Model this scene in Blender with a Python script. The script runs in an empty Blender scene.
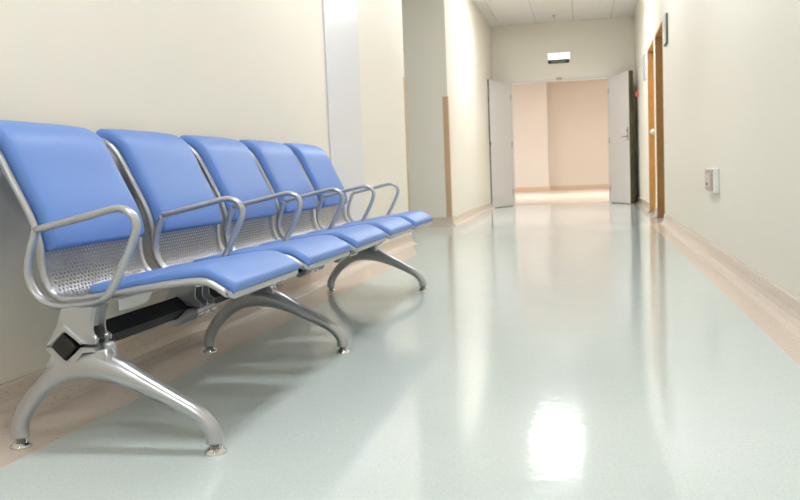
import bpy, bmesh, math, random
from mathutils import Vector, Matrix
random.seed(4)
S = bpy.context.scene
C = S.collection

# ------------------------------------------------------------------ camera, world, exposure
cam_d = bpy.data.cameras.new('camera'); cam = bpy.data.objects.new('camera', cam_d); C.objects.link(cam)
YAW, PIT, ROL = 0.2137, 0.0892, -0.0411
fwd = Vector((-math.sin(YAW)*math.cos(PIT), math.cos(YAW)*math.cos(PIT), -math.sin(PIT)))
rgt = Vector((math.cos(YAW), math.sin(YAW), 0)); upv = rgt.cross(fwd)
r2 = rgt*math.cos(ROL) + upv*math.sin(ROL); u2 = -rgt*math.sin(ROL) + upv*math.cos(ROL)
M = Matrix((r2, u2, -fwd)).transposed().to_4x4(); M.translation = (0, 0, 0.64)
cam.matrix_world = M
cam_d.sensor_width = 36; cam_d.lens = 851.2/800*36
cam_d.clip_start = 0.02; cam_d.clip_end = 200
cam_d.dof.use_dof = True; cam_d.dof.focus_distance = 2.5; cam_d.dof.aperture_fstop = 7.0
S.camera = cam
w = bpy.data.worlds.new('world'); S.world = w; w.use_nodes = True
w.node_tree.nodes['Background'].inputs[0].default_value = (0.95, 0.97, 1.0, 1)
w.node_tree.nodes['Background'].inputs[1].default_value = 0.25
S.view_settings.view_transform = 'Standard'; S.view_settings.look = 'None'
S.view_settings.gamma = 1.0; S.view_settings.use_curve_mapping = False
S.view_settings.exposure = 0.13
LAMP = 33.0          # emission of the corridor's ceiling panels
LAMP_FAR = 33.0      # emission of the panels in the crossing hallway

# ------------------------------------------------------------------ helpers
def lin(c):
    f = lambda v: v/12.92 if v <= .04045 else ((v+.055)/1.055)**2.4
    return tuple(f(v/255) for v in c) + (1,)
def mat(name, col, rough=.5, metal=0., spec=.5, noise=None, bump=None, emit=None, coat=0., sheen=0.):
    """noise = list of (scale, amount, colour, lo, hi) ; bump=(scale,strength,dist)"""
    m = bpy.data.materials.new(name); m.use_nodes = True
    nt = m.node_tree; b = nt.nodes['Principled BSDF']
    b.inputs['Base Color'].default_value = lin(col); b.inputs['Roughness'].default_value = rough
    b.inputs['Metallic'].default_value = metal; b.inputs['Specular IOR Level'].default_value = spec
    b.inputs['Coat Weight'].default_value = coat; b.inputs['Coat Roughness'].default_value = .12
    b.inputs['Sheen Weight'].default_value = sheen
    tc = nt.nodes.new('ShaderNodeTexCoord')
    last = None
    for (sc, amt, c2, lo, hi) in (noise or []):
        n = nt.nodes.new('ShaderNodeTexNoise'); n.inputs['Scale'].default_value = sc
        n.inputs['Detail'].default_value = 3
        nt.links.new(tc.outputs['Object'], n.inputs['Vector'])
        mr = nt.nodes.new('ShaderNodeMapRange'); mr.inputs[1].default_value = lo; mr.inputs[2].default_value = hi
        mr.inputs[4].default_value = amt
        nt.links.new(n.outputs['Fac'], mr.inputs[0])
        mx = nt.nodes.new('ShaderNodeMix'); mx.data_type = 'RGBA'
        nt.links.new(mr.outputs[0], mx.inputs[0])
        if last: nt.links.new(last, mx.inputs[6])
        else: mx.inputs[6].default_value = lin(col)
        mx.inputs[7].default_value = lin(c2); last = mx.outputs[2]
    if last: nt.links.new(last, b.inputs['Base Color'])
    if bump:
        n = nt.nodes.new('ShaderNodeTexNoise'); n.inputs['Scale'].default_value = bump[0]; n.inputs['Detail'].default_value = 2
        nt.links.new(tc.outputs['Object'], n.inputs['Vector'])
        bp = nt.nodes.new('ShaderNodeBump'); bp.inputs['Strength'].default_value = bump[1]; bp.inputs['Distance'].default_value = bump[2]
        nt.links.new(n.outputs['Fac'], bp.inputs['Height']); nt.links.new(bp.outputs[0], b.inputs['Normal'])
    if emit:
        b.inputs['Emission Color'].default_value = lin(emit[0]); b.inputs['Emission Strength'].default_value = emit[1]
    return m

WALL = mat('cream_wall_paint', (235, 229, 216), .5, spec=.35, noise=[(1.3, .25, (232, 226, 212), .4, .7)], bump=(160, .04, .002))
FARWALL_SHADE = mat('peach_wall_shaded', (238, 230, 217), .55, spec=.3)  # same paint as the forward block, its shade mixed into the colour
FARWALL_LIT = mat('peach_wall_lit', (241, 236, 229), .55, spec=.3)  # same paint again, lightened in colour for the better lit block
CEIL = mat('ceiling_tile_white', (236, 232, 226), .9, spec=.2, noise=[(90, .25, (205, 200, 194), .55, .7)])
CEILGAP = mat('ceiling_grid_grey', (150, 145, 138), .7)
FLOOR = mat('green_vinyl', (203, 214, 212), .085, spec=.5,
            noise=[(170, .55, (228, 234, 230), .52, .68), (120, .4, (172, 188, 182), .56, .72), (4, .25, (196, 209, 207), .4, .7)], bump=(30, .07, .006))
BAND = mat('tan_vinyl', (211, 197, 182), .22, spec=.5,
           noise=[(150, .5, (220, 207, 193), .5, .66), (85, .75, (142, 116, 102), .64, .72)], bump=(9, .03, .02))
FARFLOOR = mat('peach_vinyl', (220, 205, 194), .25, spec=.5, noise=[(60, .4, (224, 206, 193), .5, .7)])
BLUE = mat('blue_vinyl_upholstery', (98, 137, 207), .42, spec=.45, noise=[(3, .2, (103, 141, 209), .4, .7)], bump=(420, .05, .001))
SILVER = mat('silver_enamel', (186, 188, 192), .28, metal=.7, spec=.5)
SILVERD = mat('silver_perforated_sheet', (158, 160, 167), .42, metal=.75)
CHROME = mat('chrome', (215, 215, 215), .08, metal=1.)
BLACK = mat('black_beam_enamel', (16, 16, 17), .45)
BLACKCAP = mat('black_plastic_cap', (22, 19, 20), .5)
PIPING = mat('navy_cushion_edge', (40, 56, 110), .5)
OAK = mat('oak_frame', (210, 164, 98), .4, noise=[(14, .5, (194, 146, 82), .4, .7)])
OAKD = mat('brown_wood', (172, 132, 80), .42, noise=[(14, .5, (154, 114, 66), .4, .7)])
GUARD = mat('tan_corner_guard', (204, 172, 136), .45)
GUARDP = mat('pale_tan_skirting', (224, 200, 172), .45)
DOORW = mat('white_door_paint', (222, 219, 216), .4, spec=.4)
DOOREDGE = mat('dark_olive_finish', (74, 68, 40), .6)
PALEGREY = mat('light_grey_gloss', (222, 222, 226), .28, spec=.5)
STEEL = mat('brushed_steel', (170, 168, 164), .3, metal=.9)
PLATE = mat('sign_plate_pale', (206, 206, 200), .4)
PLATEB = mat('sign_plate_bluegrey', (152, 166, 190), .4)
DARKG = mat('dark_green_edge', (96, 100, 88), .5)
RED = mat('red_plastic', (214, 74, 58), .4)
WHITE = mat('white_plastic', (236, 236, 232), .35)
SOCK = mat('beige_socket_face', (178, 160, 146), .35)
SOCK2 = mat('pale_socket_insert', (206, 192, 182), .35)
LITW = mat('lit_white_lens', (250, 250, 250), .4, emit=((255, 253, 248), 1.2))
SIGND = mat('dark_green_sign_band', (34, 38, 22), .5)
SIGNM = mat('pale_green_sign_marks', (150, 160, 120), .5)
LAMPM = mat('lamp_diffuser', (250, 250, 250), .5, emit=((250, 252, 255), LAMP))
LAMPF = mat('lamp_diffuser_warm', (250, 250, 250), .5, emit=((255, 252, 248), LAMP_FAR))

def link(name, me, m, parent=None, smooth=False):
    o = bpy.data.objects.new(name, me); C.objects.link(o)
    if m is not None and not me.materials: me.materials.append(m)
    if parent is not None: o.parent = parent
    if smooth:
        for p in me.polygons: p.use_smooth = True
    return o
def bm_mesh(bm, name='m'):
    bmesh.ops.recalc_face_normals(bm, faces=bm.faces)
    me = bpy.data.meshes.new(name); bm.to_mesh(me); bm.free(); return me
def add_box(bm, lo, hi, bev=0.):
    r = bmesh.ops.create_cube(bm, size=1)
    for v in r['verts']:
        v.co = Vector([lo[i] + (v.co[i]+.5)*(hi[i]-lo[i]) for i in range(3)])
    if bev:
        es = list({e for v in r['verts'] for e in v.link_edges})
        bmesh.ops.bevel(bm, geom=es, offset=bev, segments=2, profile=.5, affect='EDGES')
def boxes(name, bl, m, parent=None, bev=0., fn=None):
    bm = bmesh.new()
    for lo, hi in bl: add_box(bm, lo, hi, bev)
    if fn:
        for v in bm.verts: v.co = fn(v.co)
    return link(name, bm_mesh(bm), m, parent)
def add_prism(bm, poly, y0, y1, bev=0.):
    """extrude an (x,z) polygon along y"""
    a = [bm.verts.new((x, y0, z)) for x, z in poly]; b = [bm.verts.new((x, y1, z)) for x, z in poly]
    fs = [bm.faces.new(a), bm.faces.new(b[::-1])]
    n = len(poly)
    for i in range(n): fs.append(bm.faces.new((a[i], b[i], b[(i+1) % n], a[(i+1) % n])))
    if bev:
        es = [e for f in fs[:2] for e in f.edges]
        bmesh.ops.bevel(bm, geom=es, offset=bev, segments=2, profile=.5, affect='EDGES')
def catmull(pts, sub, closed=False):
    P = [Vector(p) for p in pts]; n = len(P); out = []
    for i in range(n if closed else n-1):
        g = (lambda k: P[k % n]) if closed else (lambda k: P[max(0, min(n-1, k))])
        p0, p1, p2, p3 = g(i-1), g(i), g(i+1), g(i+2)
        for s in range(sub):
            t = s/sub
            out.append(.5*((2*p1) + (p2-p0)*t + (2*p0-5*p1+4*p2-p3)*t*t + (3*p1-p0-3*p2+p3)*t**3))
    if not closed: out.append(P[-1].copy())
    return out
def add_tube(bm, path, ra, rb=None, seg=10, closed=False, ref=None):
    """ra: radius in the plane normal to ref, rb: radius along ref"""
    n = len(path); rings = []
    for i, p in enumerate(path):
        a = path[(i-1) % n] if closed or i > 0 else p
        b = path[(i+1) % n] if closed or i < n-1 else p
        t = (b-a).normalized()
        rf = ref if ref is not None else Vector((0, 1, 0))
        if ref is None and abs(t.dot(rf)) > .9: rf = Vector((0, 0, 1))
        s = t.cross(rf)
        s.normalize(); q = s.cross(t).normalized()
        A = ra[i] if isinstance(ra, list) else ra
        B = rb[i] if isinstance(rb, list) else (rb if rb is not None else A)
        rings.append([bm.verts.new(p + s*A*math.cos(k*2*math.pi/seg) + q*B*math.sin(k*2*math.pi/seg)) for k in range(seg)])
    for i in range(n if closed else n-1):
        r1, r2_ = rings[i], rings[(i+1) % n]
        for k in range(seg): bm.faces.new((r1[k], r1[(k+1) % seg], r2_[(k+1) % seg], r2_[k]))
    if not closed:
        bm.faces.new(rings[0][::-1]); bm.faces.new(rings[-1])
def add_lathe(bm, prof, c=(0, 0, 0), seg=20, axis='z'):
    rings = []
    for r, h in prof:
        ring = []
        for k in range(seg):
            a = k*2*math.pi/seg
            v = (r*math.cos(a), r*math.sin(a), h)
            if axis == 'x': v = (h, v[0], v[1])
            if axis == 'y': v = (v[0], h, v[1])
            ring.append(bm.verts.new(Vector(c)+Vector(v)))
        rings.append(ring)
    for i in range(len(rings)-1):
        for k in range(seg): bm.faces.new((rings[i][k], rings[i][(k+1) % seg], rings[i+1][(k+1) % seg], rings[i+1][k]))
    bm.faces.new(rings[0][::-1]); bm.faces.new(rings[-1])
def struct(o, label, cat=None):
    o['kind'] = 'structure'; o['label'] = label
    if cat: o['category'] = cat
    return o
def tag(o, label, cat, group=None):
    o['label'] = label; o['category'] = cat
    if group: o['group'] = group
    return o
def empty(name, loc):
    o = bpy.data.objects.new(name, None); C.objects.link(o); o.location = loc; o.empty_display_size = .1; return o

# ------------------------------------------------------------------ dimensions
XL = -1.575                     # left wall
K = 0.0075                      # the right wall runs very slightly outwards
KR = .0092
def XR(y): return 0.795 + (y-3.4)*KR
def XLy(y): return XL + (y-3.4)*K
def sh(v): return Vector((v[0] + (v[1]-3.4)*K, v[1], v[2]))     # maps x measured at y=3.4 onto the right wall line
XR0 = 0.795
def shR(v): return Vector((v[0] + (v[1]-3.4)*KR, v[1], v[2]))
H = 3.1
YB = -7.0                       # rear end of the corridor
YE = 15.0                       # end wall
YA, YC = 7.6, 10.0             # side passage opening in the left wall
D1 = (9.45, 10.36); D2 = (10.74, 11.72); DH = 2.11   # doorways in the right wall
OPX0, OPX1, OPH = -1.2, 0.475, 2.145
YF = 25.0                       # far wall beyond the double door

# ------------------------------------------------------------------ floor
def quads(name, rects, m, z=0., parent=None, fn=None):
    bl = [((a, b, z-.12), (c, d, z)) for a, b, c, d in rects]
    return boxes(name, bl, m, parent, fn=fn)
BL, BR = -1.315, 0.648
def BLy(y): return BL + (y-3.4)*K
def BRy(y): return BR + (y-3.4)*K
bm = bmesh.new()
def fl(poly):
    bm.faces.new([bm.verts.new((x, y, 0)) for x, y in poly])
YM, YN = YA-1.0, D1[0]            # where the tan borders stop
fl([(BLy(YB), YB), (BRy(YB), YB), (BRy(YN), YN), (XR(YN), YN), (XR(YE), YE), (XLy(YE), YE), (XLy(YC), YC), (-7.2, YC), (-7.2, YA), (XLy(YA), YA), (BLy(YM), YM)])
struct(link('floor', bm_mesh(bm), FLOOR), 'glossy pale green speckled vinyl floor of the corridor', 'floor')
def strip(name, poly, m, label, cat='floor border'):
    b_ = bmesh.new(); b_.faces.new([b_.verts.new((x, y, 0)) for x, y in poly])
    return struct(link(name, bm_mesh(b_), m), label, cat)
strip('trim_1', [(XLy(YB), YB), (BLy(YB), YB), (BLy(YM), YM), (XLy(YA), YA)], BAND, 'tan speckled floor border along the wall behind the blue seats')
strip('trim_2', [(BRy(YB), YB), (XR(YB), YB), (XR(YN), YN), (BRy(YN), YN)], BAND, 'tan speckled floor border along the wall with wooden doorways')
strip('trim_3', [(-8, YE), (8, YE), (8, YF), (-8, YF)], FARFLOOR, 'peach floor of the crossing hallway beyond the open double door', 'floor')

# ------------------------------------------------------------------ walls
T = .2
o = boxes('wall_left', [((XL-T, YB, 0), (XL, YA, H))], WALL, fn=sh)
struct(o, 'cream painted wall behind the row of blue seats', 'wall')
o = boxes('wall_left_far', [((XL-T-.02, YC, 0), (XL, YE, H)), ((-7, YC, 0), (XL-T-.02, YC+T, H))], WALL, fn=sh)
struct(o, 'bright cream wall block past the side passage, reaching the double door', 'wall')
o = boxes('wall_passage', [((-7, YA-T, 0), (XL-T-.001, YA, H)), ((-7.2, YA-T, 0), (-7, YC+T, H))], WALL, fn=sh)
struct(o, 'cream walls of the side passage off the corridor', 'wall')
rb = [((XR0, YB, 0), (XR0+T, D1[0], H)), ((XR0, D1[0], DH), (XR0+T, D1[1], H)), ((XR0, D1[1], 0), (XR0+T, D2[0], H)),
      ((XR0, D2[0], DH), (XR0+T, D2[1], H)), ((XR0, D2[1], 0), (XR0+T, YE+.2, H))]
struct(boxes('wall_right', rb, WALL, fn=shR), 'long cream wall with two oak-lined doorways and a socket box', 'wall')
struct(boxes('wall_end', [((XLy(YE), YE, 0), (OPX0, YE+.18, H)), ((OPX1, YE, 0), (XR(YE), YE+.18, H)), ((OPX0, YE, OPH), (OPX1, YE+.18, H))], WALL),
       'cream end wall around the open double door', 'wall')
struct(boxes('wall_back', [((XL-T, YB-.2, 0), (XR(YB)+T, YB, H))], WALL), 'cream wall closing the rear end of the corridor', 'wall')
struct(boxes('wall_far', [((-.93, YF, 0), (8, YF+.2, H))], FARWALL_SHADE), 'peach wall of the crossing hallway beyond the double door, shade in its colour', 'wall')
struct(boxes('wall_far_block', [((-8, YF-.5, 0), (-.93, YF+.2, H))], FARWALL_LIT), 'peach wall block standing forward in the crossing hallway, light in its colour', 'wall')
struct(boxes('wall_far_sides', [((-8.2, YE, 0), (-8, YF, H)), ((8, YE, 0), (8.2, YF, H)), ((-8, YE, 0), (XLy(YE)-.02, YE+.18, H)), ((XR(YE)+T, YE, 0), (8, YE+.18, H))], FARWALL_SHADE),
       'peach side walls of the crossing hallway', 'wall')

# coved baseboards: (d = distance from wall, z)
cove = [(0, .105), (.008, .105), (.012, .098), (.012, .055), (.018, .03), (.032, .012), (.055, .002), (.075, .0006), (0, .0006)]
def baseboard(name, p0, p1, nrm, m, label, prof=cove):
    b_ = bmesh.new(); p0 = Vector((*p0, 0)); p1 = Vector((*p1, 0)); n_ = Vector((*nrm, 0))
    A = [b_.verts.new(p0 + n_*d + Vector((0, 0, z))) for d, z in prof]
    B = [b_.verts.new(p1 + n_*d + Vector((0, 0, z))) for d, z in prof]
    k = len(prof)
    for i in range(k): b_.faces.new((A[i], A[(i+1) % k], B[(i+1) % k], B[i]))
    b_.faces.new(A[::-1]); b_.faces.new(B)
    o_ = link(name, bm_mesh(b_), m); return struct(o_, label, 'baseboard')
baseboard('baseboard_left', (XLy(YB), YB), (XLy(YA), YA), (1, 0), BAND, 'tan speckled coved baseboard below the wall behind the blue seats')
baseboard('baseboard_left_far', (XLy(YC), YC), (XLy(14.98), 14.98), (1, 0), BAND, 'tan coved baseboard on the bright wall block by the double door')
baseboard('baseboard_passage', (-7, YC), (XLy(YC)+.012, YC), (0, -1), BAND, 'tan baseboard on the face of the wall block in the side passage')
baseboard('baseboard_right', (XR(YB), YB), (XR(D1[0]-.01), D1[0]-.01), (-1, 0), BAND, 'long tan coved baseboard below the socket box')
baseboard('baseboard_right_middle', (XR(D1[1]+.01), D1[1]+.01), (XR(D2[0]-.01), D2[0]-.01), (-1, 0), BAND, 'short tan baseboard between the two oak-lined doorways')
baseboard('baseboard_right_far', (XR(D2[1]+.01), D2[1]+.01), (XR(YE-.01), YE-.01), (-1, 0), BAND, 'tan baseboard between the far oak-lined doorway and the end wall')
flat = [(0, .11), (.012, .11), (.015, .1), (.015, .0006), (0, .0006)]
baseboard('baseboard_far', (-.93, YF), (8, YF), (0, -1), GUARDP, 'tan baseboard on the far hallway wall', flat)
baseboard('baseboard_far_block', (-8, YF-.5), (-.93, YF-.5), (0, -1), GUARDP, 'tan baseboard on the forward wall block', flat)

# corner guards
def guard(name, x, y, sy, h, label):
    # L-shaped strip on the corner between the corridor face (normal +x) and the passage face
    t_ = .004
    b_ = bmesh.new()
    add_box(b_, (x-.06, min(y, y+sy*t_), .106), (x+t_, max(y, y+sy*t_), h))
    add_box(b_, (x+.0005, min(y, y-sy*.05), .106), (x+t_, max(y, y-sy*.05), h))
    return struct(link(name, bm_mesh(b_), GUARD), label, 'corner guard')
guard('trim_4', XLy(YA), YA, 1, 1.50, 'slim tan corner guard on the wall edge just past the blue seats')
guard('trim_5', XLy(YC), YC, -1, 1.52, 'tan corner guard on the edge of the bright wall block')

# ------------------------------------------------------------------ ceiling with tiles
ceil = boxes('ceiling', [((XL-T, YB-.2, H+.012), (XR(YE)+T, YE+.2, H+.15)), ((-7.2, YA-T, H+.012), (XL-T, YC+T, H+.15)),
                         ((-8.2, YE+.2, H+.012), (8.2, YF+.2, H+.15))], CEILGAP)
struct(ceil, 'white suspended ceiling of square tiles on a thin grey grid', 'ceiling')
TX = [None, -1.336, -.716, -.096, .524, None]
PITCH = .62; Y0T = 11.2-.31-29*PITCH
lights_y = [11.51] + [11.2-5*PITCH*k for k in range(1, 6)]
cache = {}
g = .004
for i in range(5):
    for j in range(-1, 36):
        ya, yb = Y0T + j*PITCH, Y0T + (j+1)*PITCH
        ya = max(ya, YB); yb = min(yb, YE)
        if yb - ya < .05: continue
        if i == 2 and any(abs((ya+yb)/2 - ly) < (.1 if ly < 10 else .4) for ly in lights_y): continue
        xa = TX[i] if TX[i] is not None else XLy((ya+yb)/2)-.01; xb = TX[i+1] if TX[i+1] is not None else XR((ya+yb)/2)+.01
        key = (round(xb-xa, 3), round(yb-ya, 3))
        if key not in cache:
            b_ = bmesh.new(); add_box(b_, (g, g, 0), (key[0]-g, key[1]-g, .012)); cache[key] = bm_mesh(b_)
        t_ = link('ceiling_tile', cache[key], CEIL, ceil); t_.location = (xa, ya, H)
# plain ceiling boards over the side passage and the crossing hallway
for k, (a, b_, c, d) in enumerate([(-7, YA, XL, YC)] + [(-8+2*q, YE+.2, -6+2*q, YF) for q in range(8)]):
    q_ = boxes('ceiling_tile', [((a+g, b_+g, H), (c-g, d-g, H+.012))], CEIL, ceil)
# ceiling panel lamps
def panel_light(x, y, sx, sy, m, label):
    e = empty('ceiling_light', (x, y, H)); tag(e, label, 'ceiling light', 'flat ceiling panel lights')
    b_ = bmesh.new(); fw = .02
    for lo, hi in [((-sx/2, -sy/2, -.008), (sx/2, -sy/2+fw, .01)), ((-sx/2, sy/2-fw, -.008), (sx/2, sy/2, .01)),
                   ((-sx/2, -sy/2+fw, -.008), (-sx/2+fw, sy/2-fw, .01)), ((sx/2-fw, -sy/2+fw, -.008), (sx/2, sy/2-fw, .01))]:
        add_box(b_, lo, hi)
    link('frame', bm_mesh(b_), WHITE, e)
    boxes('diffuser', [((-sx/2+fw, -sy/2+fw, -.004), (sx/2-fw, sy/2-fw, .008))], m, e)
    return e
for ly, lb in zip(lights_y, ['long flat panel light flush in the ceiling beside the two oak doorways', 'square panel light in the ceiling by the side passage', 'square panel light in the ceiling above the grey wall strip',
                            'square panel light in the ceiling above the row of blue seats', 'square panel light in the ceiling just before the blue seats', 'square panel light in the ceiling next to the rear end wall']):
    panel_light(-.406, ly, .612, .612 if ly < 10 else 1.232, LAMPM, lb)
for lx, lb in ((-4.5, 'large panel light in the crossing hallway above the forward wall block'), (0., 'large panel light in the crossing hallway straight beyond the double door'), (4.5, 'large panel light in the crossing hallway above the far wall')):
    panel_light(lx, 19.5, 1.2, 1.2, LAMPF, lb)
# sprinkler
e = empty('sprinkler_head', (-.40, 14.35, H)); tag(e, 'small metal sprinkler head under the ceiling tiles above the door', 'sprinkler')
b_ = bmesh.new(); add_lathe(b_, [(.03, 0), (.03, -.005), (.012, -.008), (.012, -.016), (.008, -.02)], seg=14); link('escutcheon', bm_mesh(b_), STEEL, e)
b_ = bmesh.new(); add_lathe(b_, [(.006, -.02), (.006, -.03), (.016, -.032), (.016, -.034)], seg=14); link('deflector', bm_mesh(b_), STEEL, e)

# ------------------------------------------------------------------ raised pale grey strip on the left wall
e = empty('trim_7', (XLy(5.62)+.0005, 5.62, .33)); e.rotation_euler.z = -math.atan(K); struct(e, 'tall pale grey strip on the wall behind the farthest blue seats', 'wall panel')
boxes('grey_board', [((0, -.385, 0), (.007, .40, H-.331))], PALEGREY, e, .002)
boxes('edge_strip', [((0, -.415, 0), (.012, -.387, H-.331))], PALEGREY, e, .003)

# ------------------------------------------------------------------ oak doorways in the right wall
def doorway(name, d, m, mh, label, plate):
    y0, y1 = d; x = XR((y0+y1)/2)
    e = empty(name, (x, (y0+y1)/2, 0)); struct(e, label, 'doorway')
    hw = (y1-y0)/2; t_ = .03
    a = math.atan(KR)
    e.rotation_euler.z = -a
    boxes('jamb', [((-.012, hw-t_, 0), (.2, hw-.001, DH-.001))], m, e)
    boxes('jamb', [((-.002, -hw+.001, 0), (.2, -hw+t_, DH-.001))], m, e)
    boxes('head_jamb', [((-.012, -hw+t_, DH-t_), (.2, hw-t_, DH-.001))], mh, e)
    leaf = boxes('door_leaf', [((.135, -hw+t_+.003, .006), (.178, hw-t_-.003, DH-t_-.003))], m, e, .003)
    b_ = bmesh.new(); add_tube(b_, [Vector((.14, -hw+.12, 1.03)), Vector((.09, -hw+.12, 1.03)), Vector((.085, -hw+.15, 1.03)), Vector((.085, -hw+.24, 1.03))], .009)
    link('door_handle', bm_mesh(b_), STEEL, leaf)
    if plate:
        b_ = bmesh.new(); add_lathe(b_, [(.038, 0), (.038, -.012), (.03, -.03), (.012, -.036)], (.045, hw-t_, 1.05), 16, 'y')
        link('door_stop', bm_mesh(b_), WHITE, e, True)
    return e
doorway('door_1', D1, OAKD, OAK, 'brown wood-lined doorway next to the pale sign plate', False)
doorway('door_2', D2, OAK, OAK, 'golden oak doorway with a round white stop on its jamb', True)

# ------------------------------------------------------------------ double door in the end wall
def leaf(name, hx, sgn, label, lever):
    wd, th, hh = .835, .045, 2.125
    e = empty(name, (hx, YE-.02, 0)); struct(e, label, 'door')
    ang = math.radians(20.0)
    # local +x runs from hinge to free edge; local +y is the face turned to the corridor middle
    dv = Vector((sgn*math.sin(ang), -math.cos(ang)))
    e.rotation_euler.z = math.atan2(dv.y, dv.x)
    s = 1 if sgn < 0 else -1     # which local side faces the corridor
    def yb(a, b_): return (min(s*a, s*b_), max(s*a, s*b_))
    y0, y1 = yb(-th, 0)
    boxes('door_leaf', [((0, y0, .008), (wd, y1, hh))], DOORW, e, .002)
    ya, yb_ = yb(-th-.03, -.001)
    boxes('dark_edge_strip', [((wd, ya, .008), (wd+.006, yb_, hh))], DOOREDGE, e)  # dark olive strip on the free edge, wider than the leaf
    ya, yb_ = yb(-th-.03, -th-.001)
    boxes('dark_back_strip', [((wd-.05, ya, .008), (wd, yb_, hh))], DOOREDGE, e)  # dark olive strip behind the free edge, full height
    for hz in (.25, 1.06, 1.88):
        b_ = bmesh.new(); add_lathe(b_, [(.008, hz-.05), (.008, hz+.05)], (0, s*.006, 0), 10); link('hinge', bm_mesh(b_), STEEL, e)
    if lever:
        ya, yb_ = yb(0, .006)
        pl = boxes('lock_plate', [((wd-.085, ya, 1.02), (wd-.04, yb_, 1.24))], STEEL, e, .002)
        b_ = bmesh.new()
        add_tube(b_, [Vector((wd-.062, s*.004, 1.09)), Vector((wd-.062, s*.05, 1.09)), Vector((wd-.08, s*.056, 1.09)), Vector((wd-.19, s*.056, 1.085))], .010)
        link('lever_handle', bm_mesh(b_), STEEL, pl)
        b_ = bmesh.new(); add_lathe(b_, [(.014, 0), (.014, s*.012), (.01, s*.014)], (wd-.062, s*.004, 1.19), 12, 'y'); link('key_cylinder', bm_mesh(b_), DOOREDGE, pl)
    else:
        ya, yb_ = yb(-.03, .003)
        boxes('latch_plate', [((wd-.02, ya, 1.05), (wd+.009, yb_, 1.10))], DOOREDGE, e)
        boxes('latch_plate', [((wd-.02, ya, 1.86), (wd+.009, yb_, 1.98))], STEEL, e)
    return e
leaf('door_3', OPX0+.012, -1, 'white door leaf swung open beside the bright wall block', False)
leaf('door_4', OPX1-.012, 1, 'white door leaf with a lever handle, swung open near the oak doorways', True)
e = boxes('trim_6', [((OPX0, YE-.012, OPH-.03), (OPX1, YE+.19, OPH-.0005)), ((OPX0+.0005, YE+.03, 0), (OPX0+.03, YE+.19, OPH-.03)), ((OPX1-.03, YE+.03, 0), (OPX1-.0005, YE+.19, OPH-.03))], DOORW)
struct(e, 'thin white frame around the open double door', 'door frame')
b_ = bmesh.new(); add_box(b_, (-.40, YE-.05, OPH-.028), (-.30, YE-.0125, OPH+.02), .006); add_lathe(b_, [(.02, 0), (.02, -.01), (.012, -.016)], (-.35, YE-.05, OPH-.004), 12, 'y')
tag(link('door_sensor', bm_mesh(b_), GUARD), 'small tan sensor on the head of the double door', 'sensor')

# exit light over the door
e = empty('emergency_light', (-.347, YE, 2.40)); tag(e, 'lit white emergency light box with a dark lower band over the double door', 'emergency light')
boxes('housing', [((-.185, -.05, 0), (.185, 0, .175))], WHITE, e, .006)
boxes('lens', [((-.18, -.062, .066), (.18, -.050, .172))], LITW, e, .004)
bd = boxes('sign_band', [((-.185, -.060, 0), (.172, -.050, .065))], SIGND, e, .003)
for x0, x1, z0, z1 in [(-.125, -.105, .015, .045), (-.09, -.05, .018, .03), (-.085, -.055, .036, .044), (-.03, -.012, .014, .044), (0, .035, .02, .03), (.012, .024, .014, .046), (.05, .075, .016, .042), (.09, .10, .014, .046)]:
    boxes('sign_mark', [((x0, -.0625, z0), (x1, -.0598, z1))], SIGNM, bd)

# ------------------------------------------------------------------ things on the right wall
def wall_plate(name, yc, zc, ly, lz, th, mf, me_, label, cat):
    e = empty(name, (XR(yc)-.0008, yc, zc)); e.rotation_euler.z = -math.atan(KR); tag(e, label, cat, 'sign plates beside the doorways')
    boxes('backing', [((-th, -ly/2, -lz/2), (0, ly/2, lz/2))], me_, e, .002)
    boxes('sign_face', [((-th-.003, -ly/2+.012, -lz/2+.012), (-th, ly/2-.012, lz/2-.012))], mf, e)
    return e
wall_plate('sign_plate', 8.93, 1.945, .26, .29, .02, PLATE, DARKG, 'pale sign plate with dark green edge beside the brown doorway', 'sign')
wall_plate('sign_plate', 12.28, 1.955, .34, .34, .022, PLATEB, PLATE, 'blue-grey sign plate past the golden oak doorway', 'sign')
e = empty('fire_alarm', (XR(14.1)-.0008, 14.1, 1.74)); tag(e, 'small red fire alarm button on the wall by the door leaf', 'fire alarm')
boxes('housing', [((-.035, -.05, -.05), (0, .05, .05))], RED, e, .006)
b_ = bmesh.new(); add_lathe(b_, [(.03, 0), (.03, -.006), (.022, -.009)], (-.035, 0, 0), 14, 'x'); link('button', bm_mesh(b_), WHITE, e)
# socket box
yS = 5.66
e = empty('wall_socket', (XR(yS)-.0008, yS, .518)); e.rotation_euler.z = -math.atan(KR); tag(e, 'square white socket box with beige metallic face low on the wall', 'socket')
boxes('box_body', [((-.034, -.17, -.078), (0, .17, .078))], WHITE, e, .006)
fp = boxes('face_plate', [((-.040, -.160, -.062), (-.034, .168, .070))], SOCK, e, .003)
boxes('cover_flap', [((-.045, -.10, -.035), (-.040, .11, .045))], SOCK2, fp, .004)
b_ = bmesh.new(); add_lathe(b_, [(.008, 0), (.008, -.012), (.005, -.014)], (-.045, .0, -.02), 10, 'x'); link('latch_knob', bm_mesh(b_), STEEL, fp)

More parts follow.
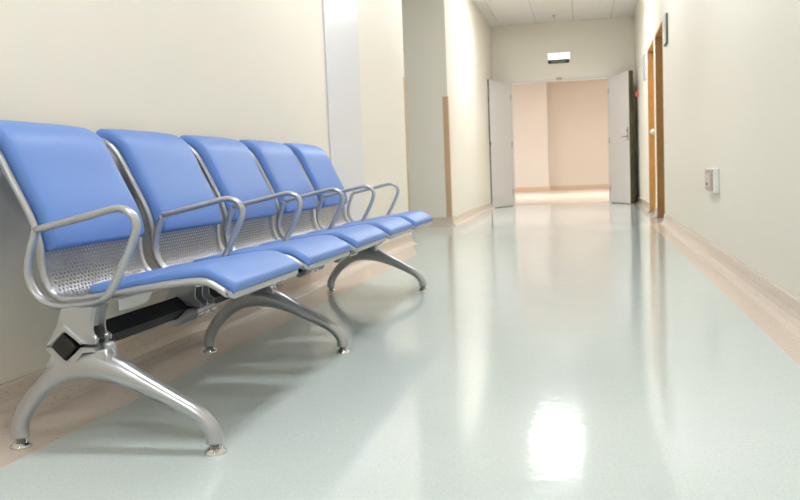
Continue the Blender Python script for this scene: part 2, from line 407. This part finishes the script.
# ------------------------------------------------------------------ the bench
bench = empty('waiting_bench', (-1.12, 1.8, 0))
tag(bench, 'row of five blue padded waiting seats with silver armrests on three arched legs', 'bench')
BO = Vector(bench.location)
def bl(name, me, m, parent=bench, y=0., smooth=False):
    """link a bench part whose mesh is in room coordinates with y measured from the part's own y"""
    o_ = link(name, me, m, parent, smooth)
    if parent is bench: o_.location = (-BO.x, y-BO.y, 0)
    return o_
SP = .58; SY0 = 1.9115; SW = .4908
tubeP = [(-1.518, .788), (-1.482, .773), (-1.447, .733), (-1.412, .662), (-1.384, .605), (-1.360, .55), (-1.348, .50), (-1.347, .45), (-1.341, .405),
         (-1.322, .373), (-1.285, .357), (-1.217, .362), (-1.15, .370), (-1.08, .381), (-1.025, .389), (-.977, .395), (-.925, .399), (-.897, .396), (-.873, .384), (-.85, .369), (-.838, .362)]
def prof_len(P):
    L = [0]
    for a, b2 in zip(P, P[1:]): L.append(L[-1] + (b2-a).length)
    return L
class Prof:
    def __init__(s, pts, sub=8):
        s.P = catmull([(x, 0, z) for x, z in pts], sub); s.L = prof_len(s.P); s.T = s.L[-1]
    def at(s, d):
        d = max(0, min(s.T, d)); i = 0
        lo, hi = 0, len(s.L)-1
        while hi-lo > 1:
            m_ = (lo+hi)//2
            if s.L[m_] <= d: lo = m_
            else: hi = m_
        t = (d-s.L[lo])/max(1e-9, s.L[hi]-s.L[lo])
        return s.P[lo].lerp(s.P[hi], t)
    def nrm(s, d):
        t = (s.at(d+.004)-s.at(d-.004)).normalized()
        n = Vector((t.z, 0, -t.x))
        return -n     # towards the sitter
TP = Prof(tubeP)
# frame: closed loop, local y from 0 to SW
side = catmull([(x, 0, z) for x, z in tubeP], 3)
def fillet_loop():
    near = [Vector((p.x, 0, p.z)) for p in side]; far = [Vector((p.x, SW, p.z)) for p in reversed(side)]
    r = .022
    fr = near[-1]; bk = near[0]
    out = near[:-2]
    dirv = (near[-1]-near[-3]).normalized()
    for k in range(0, 5):
        a = k/4*math.pi/2
        out.append(fr - dirv*r*(1-math.sin(a)) + Vector((0, r*(1-math.cos(a)), 0)))
    f2 = [Vector((p.x, SW-p.y, p.z)) for p in reversed(out)]
    return out + f2
bm = bmesh.new(); add_tube(bm, fillet_loop(), .0095, seg=10, closed=True)
FRAME = bm_mesh(bm, 'frame')
# perforated shell
def shell_mesh():
    b_ = bmesh.new()
    off = -.003
    d0, d1 = TP.T*.015, TP.T*.985
    def pt(u, d):
        p = TP.at(d) + TP.nrm(d)*off
        edge = min(u, SW-u)
        lift = .004*max(0, 1-edge/.03)
        p = p + TP.nrm(d)*lift
        return Vector((p.x, u, p.z))
    # find length positions of the perforated zone
    dperf0 = next(l for p, l in zip(TP.P, TP.L) if p.z < .60)
    dperf1 = next(l for p, l in zip(TP.P, TP.L) if p.x > -1.10 and p.z < .5)
    def grid(us, ds):
        V = [[b_.verts.new(pt(u, d)) for u in us] for d in ds]
        for a in range(len(ds)-1):
            for c in range(len(us)-1): b_.faces.new((V[a][c], V[a][c+1], V[a+1][c+1], V[a+1][c]))
    fr = lambda a, b2, n: [a+(b2-a)*k/n for k in range(n+1)]
    m_ = .034; x0, x1 = .004, SW-.004
    grid(fr(x0, x1, 8), fr(d0, dperf0, 12))
    grid(fr(x0, x1, 8), fr(dperf1, d1, 16))
    grid(fr(x0, m_, 3), fr(dperf0, dperf1, 30)); grid(fr(SW-m_, x1, 3), fr(dperf0, dperf1, 30))
    nr = 46; nc = 25; rh = (dperf1-dperf0)/nr; cw = (SW-2*m_)/nc
    for r_ in range(nr):
        da = dperf0 + r_*rh; db = da+rh
        odd = r_ % 2
        cells = [(m_ + (c+.5*odd)*cw, m_ + (c+1+.5*odd)*cw) for c in range(nc-odd)]
        if odd:
            for a, c in ((m_, m_+cw/2), (SW-m_-cw/2, SW-m_)):
                b_.faces.new([b_.verts.new(pt(*q)) for q in ((a, da), (c, da), (c, db), (a, db))])
        for a, c in cells:
            um, dm = (a+c)/2, (da+db)/2
            outer = [(a, da), (um, da), (c, da), (c, dm), (c, db), (um, db), (a, db), (a, dm)]
            inner = [(um+(.27*cw)*math.cos(t), dm+.33*rh*math.sin(t)) for t in [math.radians(225+45*k) for k in range(8)]]
            O = [b_.verts.new(pt(*q)) for q in outer]; I = [b_.verts.new(pt(*q)) for q in inner]
            for k in range(8): b_.faces.new((O[k], O[(k+1) % 8], I[(k+1) % 8], I[k]))
    bmesh.ops.remove_doubles(b_, verts=b_.verts, dist=.00005)
    me = bpy.data.meshes.new('shell')
    bmesh.ops.recalc_face_normals(b_, faces=b_.faces); b_.to_mesh(me); b_.free()
    for p in me.polygons: p.use_smooth = True
    return me
SHELL = shell_mesh()
# cushions
def cushion(pts, T_, yf, r=.014, side=.42, back=.002, dome=.08):
    """pts: base profile; yf(v)->(ymin,ymax); a slab with upright sides and edges rounded by r"""
    pr = Prof(pts); b_ = bmesh.new()
    ends = [0, .08, .25, .5, .78, 1.]
    def samples(L, n):
        a = [r*q for q in ends]; mid = [r + (L-2*r)*k/n for k in range(1, n)]
        return [q/L for q in a + mid + [L-q for q in reversed(a)]]
    us = [2*q-1 for q in samples(SW, 14)]; vs = samples(pr.T, 26)
    nu, nv = len(us)-1, len(vs)-1
    rd = lambda e: 1. if e >= r else math.sqrt(max(0, 1-(1-e/r)**2))
    top, bot = [], []
    for v in vs:
        d = v*pr.T; n_ = pr.nrm(min(max(d, .004), pr.T-.004)); p = pr.at(d); ya, yb = yf(v)
        ev = rd(min(d, pr.T-d))
        rt, rb_ = [], []
        for u in us:
            eu = rd((1-abs(u))*(yb-ya)/2)
            h = T_*(side + (1-side-dome)*min(eu, ev)*(.5+.5*max(eu, ev)) + dome*(1-u**4)*ev)
            y = (ya+yb)/2 + u*(yb-ya)/2
            q = p + n_*(back+h); rt.append(b_.verts.new((q.x, y, q.z)))
            q2 = p + n_*back; rb_.append(b_.verts.new((q2.x, y, q2.z)))
        top.append(rt); bot.append(rb_)
    for a in range(nv):
        for c in range(nu):
            b_.faces.new((top[a][c], top[a][c+1], top[a+1][c+1], top[a+1][c])); b_.faces.new((bot[a][c], bot[a+1][c], bot[a+1][c+1], bot[a][c+1]))
    for a in range(nv):
        for c in (0, nu): b_.faces.new((top[a][c], top[a+1][c], bot[a+1][c], bot[a][c]))
    for c in range(nu):
        for a in (0, nv): b_.faces.new((top[a][c], top[a][c+1], bot[a][c+1], bot[a][c]))
    bmesh.ops.remove_doubles(b_, verts=b_.verts, dist=.0001)
    me = bm_mesh(b_, 'cushion')
    for p in me.polygons: p.use_smooth = True
    return me
TB = .046      # back cushion thickness; the front face follows this line, the base lies TB behind it
FP = Prof([(-1.535, .826), (-1.509, .827), (-1.475, .817), (-1.446, .800), (-1.426, .778), (-1.405, .738), (-1.375, .671), (-1.343, .607), (-1.321, .555), (-1.311, .515), (-1.309, .480)])
backP = []
for k in range(15):
    q = FP.at(FP.T*k/14) - FP.nrm(min(max(FP.T*k/14, .004), FP.T-.004))*TB
    backP.append((q.x, q.z))
def yb_back(v):
    f = max(0, (.20-v)/.20); f = min(1, f); f = f*f*(3-2*f)
    ins = .013 - .004*f
    return (ins, SW-ins)
BACKC = cushion(backP, TB, yb_back, back=0.)
seatP = [(-1.232, .361), (-1.15, .371), (-1.08, .382), (-1.0, .393), (-.93, .401), (-.90, .400), (-.876, .388), (-.852, .373), (-.838, .362)][::1]
def y_seat(v):
    f = max(0, 1-v/.10); return (.004+.018*f*f, SW-.004-.018*f*f)
SEATC = cushion(seatP, .024, y_seat, r=.015, side=.30, back=.006)
def seat_unit(y):
    s = bl('seat_shell', SHELL, SILVERD, bench, y)
    f = link('frame_tube', FRAME, SILVER, s, True)
    link('back_cushion', BACKC, BLUE, s, True)
    link('seat_cushion', SEATC, BLUE, s, True)
    # under-seat support flanges at both ends
    for nm, a in (('support_flange', 0), ('support_flange', 1)):
        b_ = bmesh.new()
        yy = lambda q: q if a == 0 else SW-q
        poly = [(-.035, .360), (.150, .360), (.088, .331), (-.035, .333)]
        A = [b_.verts.new((-1.118, yy(p), z)) for p, z in poly]; B = [b_.verts.new((-1.122, yy(p), z)) for p, z in poly]
        b_.faces.new(A); b_.faces.new(B[::-1])
        for k in range(4): b_.faces.new((A[k], A[(k+1) % 4], B[(k+1) % 4], B[k]))
        link(nm, bm_mesh(b_), SILVER, s)
    return s
for i in range(5): seat_unit(SY0 + SP*i)
# armrests
def arm_mesh():
    top = [(-1.312, .541), (-1.20, .5635), (-1.10, .584)]
    loop = [(-1.315, .540), (-1.25, .5535), (-1.17, .570), (-1.105, .5835), (-1.078, .5825), (-1.057, .570), (-1.047, .549), (-1.052, .522), (-1.066, .491), (-1.088, .450), (-1.11, .412),
            (-1.132, .379), (-1.155, .362), (-1.19, .355), (-1.23, .351), (-1.268, .350), (-1.302, .359), (-1.329, .380), (-1.345, .408), (-1.349, .44), (-1.342, .475), (-1.329, .51), (-1.318, .537)]
    P = catmull([(x, 0, z) for x, z in loop], 4)
    b_ = bmesh.new(); add_tube(b_, P, .0092, .0145, 12, ref=Vector((0, 1, 0)))
    me = bm_mesh(b_, 'armrest')
    for p in me.polygons: p.use_smooth = True
    return me
ARM = arm_mesh()
AY0 = 1.852
for i in range(6):
    a_ = bl('armrest', ARM, SILVER, bench, AY0 + SP*i + (0, .055, .035, .035, .035, .04)[i]); a_.location.x += .010 if i else .004
# beam
bx, bz, hd = -1.219, .261, .033
bm = bmesh.new(); add_prism(bm, [(bx, bz+hd), (bx+hd, bz), (bx, bz-hd), (bx-hd, bz)], 1.792, 4.86)
beam = bl('beam', bm_mesh(bm), BLACK)
for y0, y1 in ((1.786, 1.792), (4.86, 4.866)):
    bm = bmesh.new(); k = hd*.97; add_prism(bm, [(bx, bz+k), (bx+k, bz), (bx, bz-k), (bx-k, bz)], y0, y1, .002)
    link('end_cap', bm_mesh(bm), BLACKCAP, beam)
# upper clamp column profile (hugs the diamond beam)
colP = [(-1.274, .262), (-1.266, .272), (-1.240, .31), (-1.228, .350), (-1.142, .353), (-1.153, .325), (-1.157, .300), (-1.155, .287), (-1.141, .276), (-1.143, .265), (-1.181, .265), (-1.2185, .299), (-1.257, .264)]
def column_mesh():
    b_ = bmesh.new()
    add_prism(b_, colP, -.024, -.006, .002)
    add_prism(b_, colP, .044, .050)
    add_prism(b_, [(-1.266, .268), (-1.2185, .3125), (-1.170, .270), (-1.179, .2655), (-1.2185, .300), (-1.258, .2645)], -.030, -.0235, .0015)
    add_prism(b_, [(-1.235, .30), (-1.228, .350), (-1.165, .350), (-1.172, .30), (-1.2185, .302)], -.006, .044)
    return bm_mesh(b_, 'column')
def strap_mesh(y0, y1):
    b_ = bmesh.new()
    add_prism(b_, [(-1.257, .258), (-1.2185, .222), (-1.181, .258), (-1.143, .258), (-1.143, .247), (-1.176, .246), (-1.212, .208), (-1.225, .208), (-1.264, .246), (-1.274, .250), (-1.272, .258)], y0, y1, .0015)
    return bm_mesh(b_, 'strap')
COL = column_mesh(); STRAPL = strap_mesh(-.028, .03)
# legs
legS = [(-1.384, .026, .0225, .021), (-1.383, .05, .021, .021), (-1.372, .078, .0205, .021), (-1.341, .122, .0215, .022), (-1.293, .166, .0235, .024), (-1.245, .198, .031, .027), (-1.185, .210, .036, .030), (-1.112, .199, .033, .029),
        (-1.042, .169, .0245, .025), (-.971, .134, .0200, .023), (-.903, .097, .0185, .022), (-.874, .067, .019, .021), (-.864, .045, .0205, .021), (-.8625, .026, .0215, .021)]
def leg_mesh():
    P = catmull([(a, 0, b2) for a, b2, _, _ in legS], 5)
    W = catmull([(c, d, 0) for _, _, c, d in legS], 5)
    b_ = bmesh.new(); add_tube(b_, P, [q.x for q in W], [q.y for q in W], 16, ref=Vector((0, 1, 0)))
    # boss and lower saddle that carry the clamp
    add_lathe(b_, [(.018, .205), (.0145, .245), (.016, .256), (.016, .264)], (-1.127, .012, 0), 14)
    add_prism(b_, [(-1.262, .244), (-1.2185, .206), (-1.176, .244), (-1.118, .252), (-1.108, .225), (-1.13, .19), (-1.24, .19), (-1.285, .208)], -.022, .024, .006)
    me = bm_mesh(b_, 'leg')
    for p in me.polygons: p.use_smooth = True
    return me
LEG = leg_mesh()
bm = bmesh.new(); add_lathe(bm, [(.0262, 0), (.0268, .003), (.025, .007), (.017, .0145), (.0125, .017), (.0115, .03)], seg=22); FOOT = bm_mesh(bm, 'foot')
bm = bmesh.new(); add_lathe(bm, [(.0055, -.012), (.0055, 0), (.0085, 0), (.0085, .007), (.004, .008), (.004, .013)], seg=8); BOLT = bm_mesh(bm, 'bolt')
LEGY = [1.8247, 2.9332, 4.5263]
for y in LEGY:
    l = bl('leg', LEG, SILVER, bench, y)
    for fx in (-1.384, -.8625):
        f = link('foot', FOOT, CHROME, l, True); f.location = (fx, 0, 0)
    c = link('clamp_column', COL, SILVER, l); st = link('clamp_strap', STRAPL, SILVER, l)
    for yy in (-.012, .038):
        q = link('bolt', BOLT, CHROME, l, True); q.location = (-1.149, yy, .272)
# intermediate brackets at the other armrests
def bracket_mesh():
    b_ = bmesh.new()
    for yc in (-.062, -.012, .036): add_prism(b_, colP, yc, yc+.006)
    for ya, yb in ((-.056, -.012), (-.006, .036)):
        add_prism(b_, [(-1.24, .30), (-1.236, .346), (-1.225, .346), (-1.22, .302)], ya, yb)
    return bm_mesh(b_, 'bracket')
BRK = bracket_mesh(); STRAPB = strap_mesh(-.075, .052)
for i in (1, 2, 3, 4, 5):
    y = AY0 + SP*i
    if i == 2: y += .05
    if i == 5: y += .0
    k = bl('beam_bracket', BRK, SILVERD, bench, y)
    link('clamp_strap', STRAPB, SILVERD, k)
    for yy in (-.05, 0., .046):
        q = link('bolt', BOLT, CHROME, k, True); q.location = (-1.150, yy, .247); q.rotation_euler = (math.pi, 0, 0); q.scale = (1.25, 1.25, 1.4)
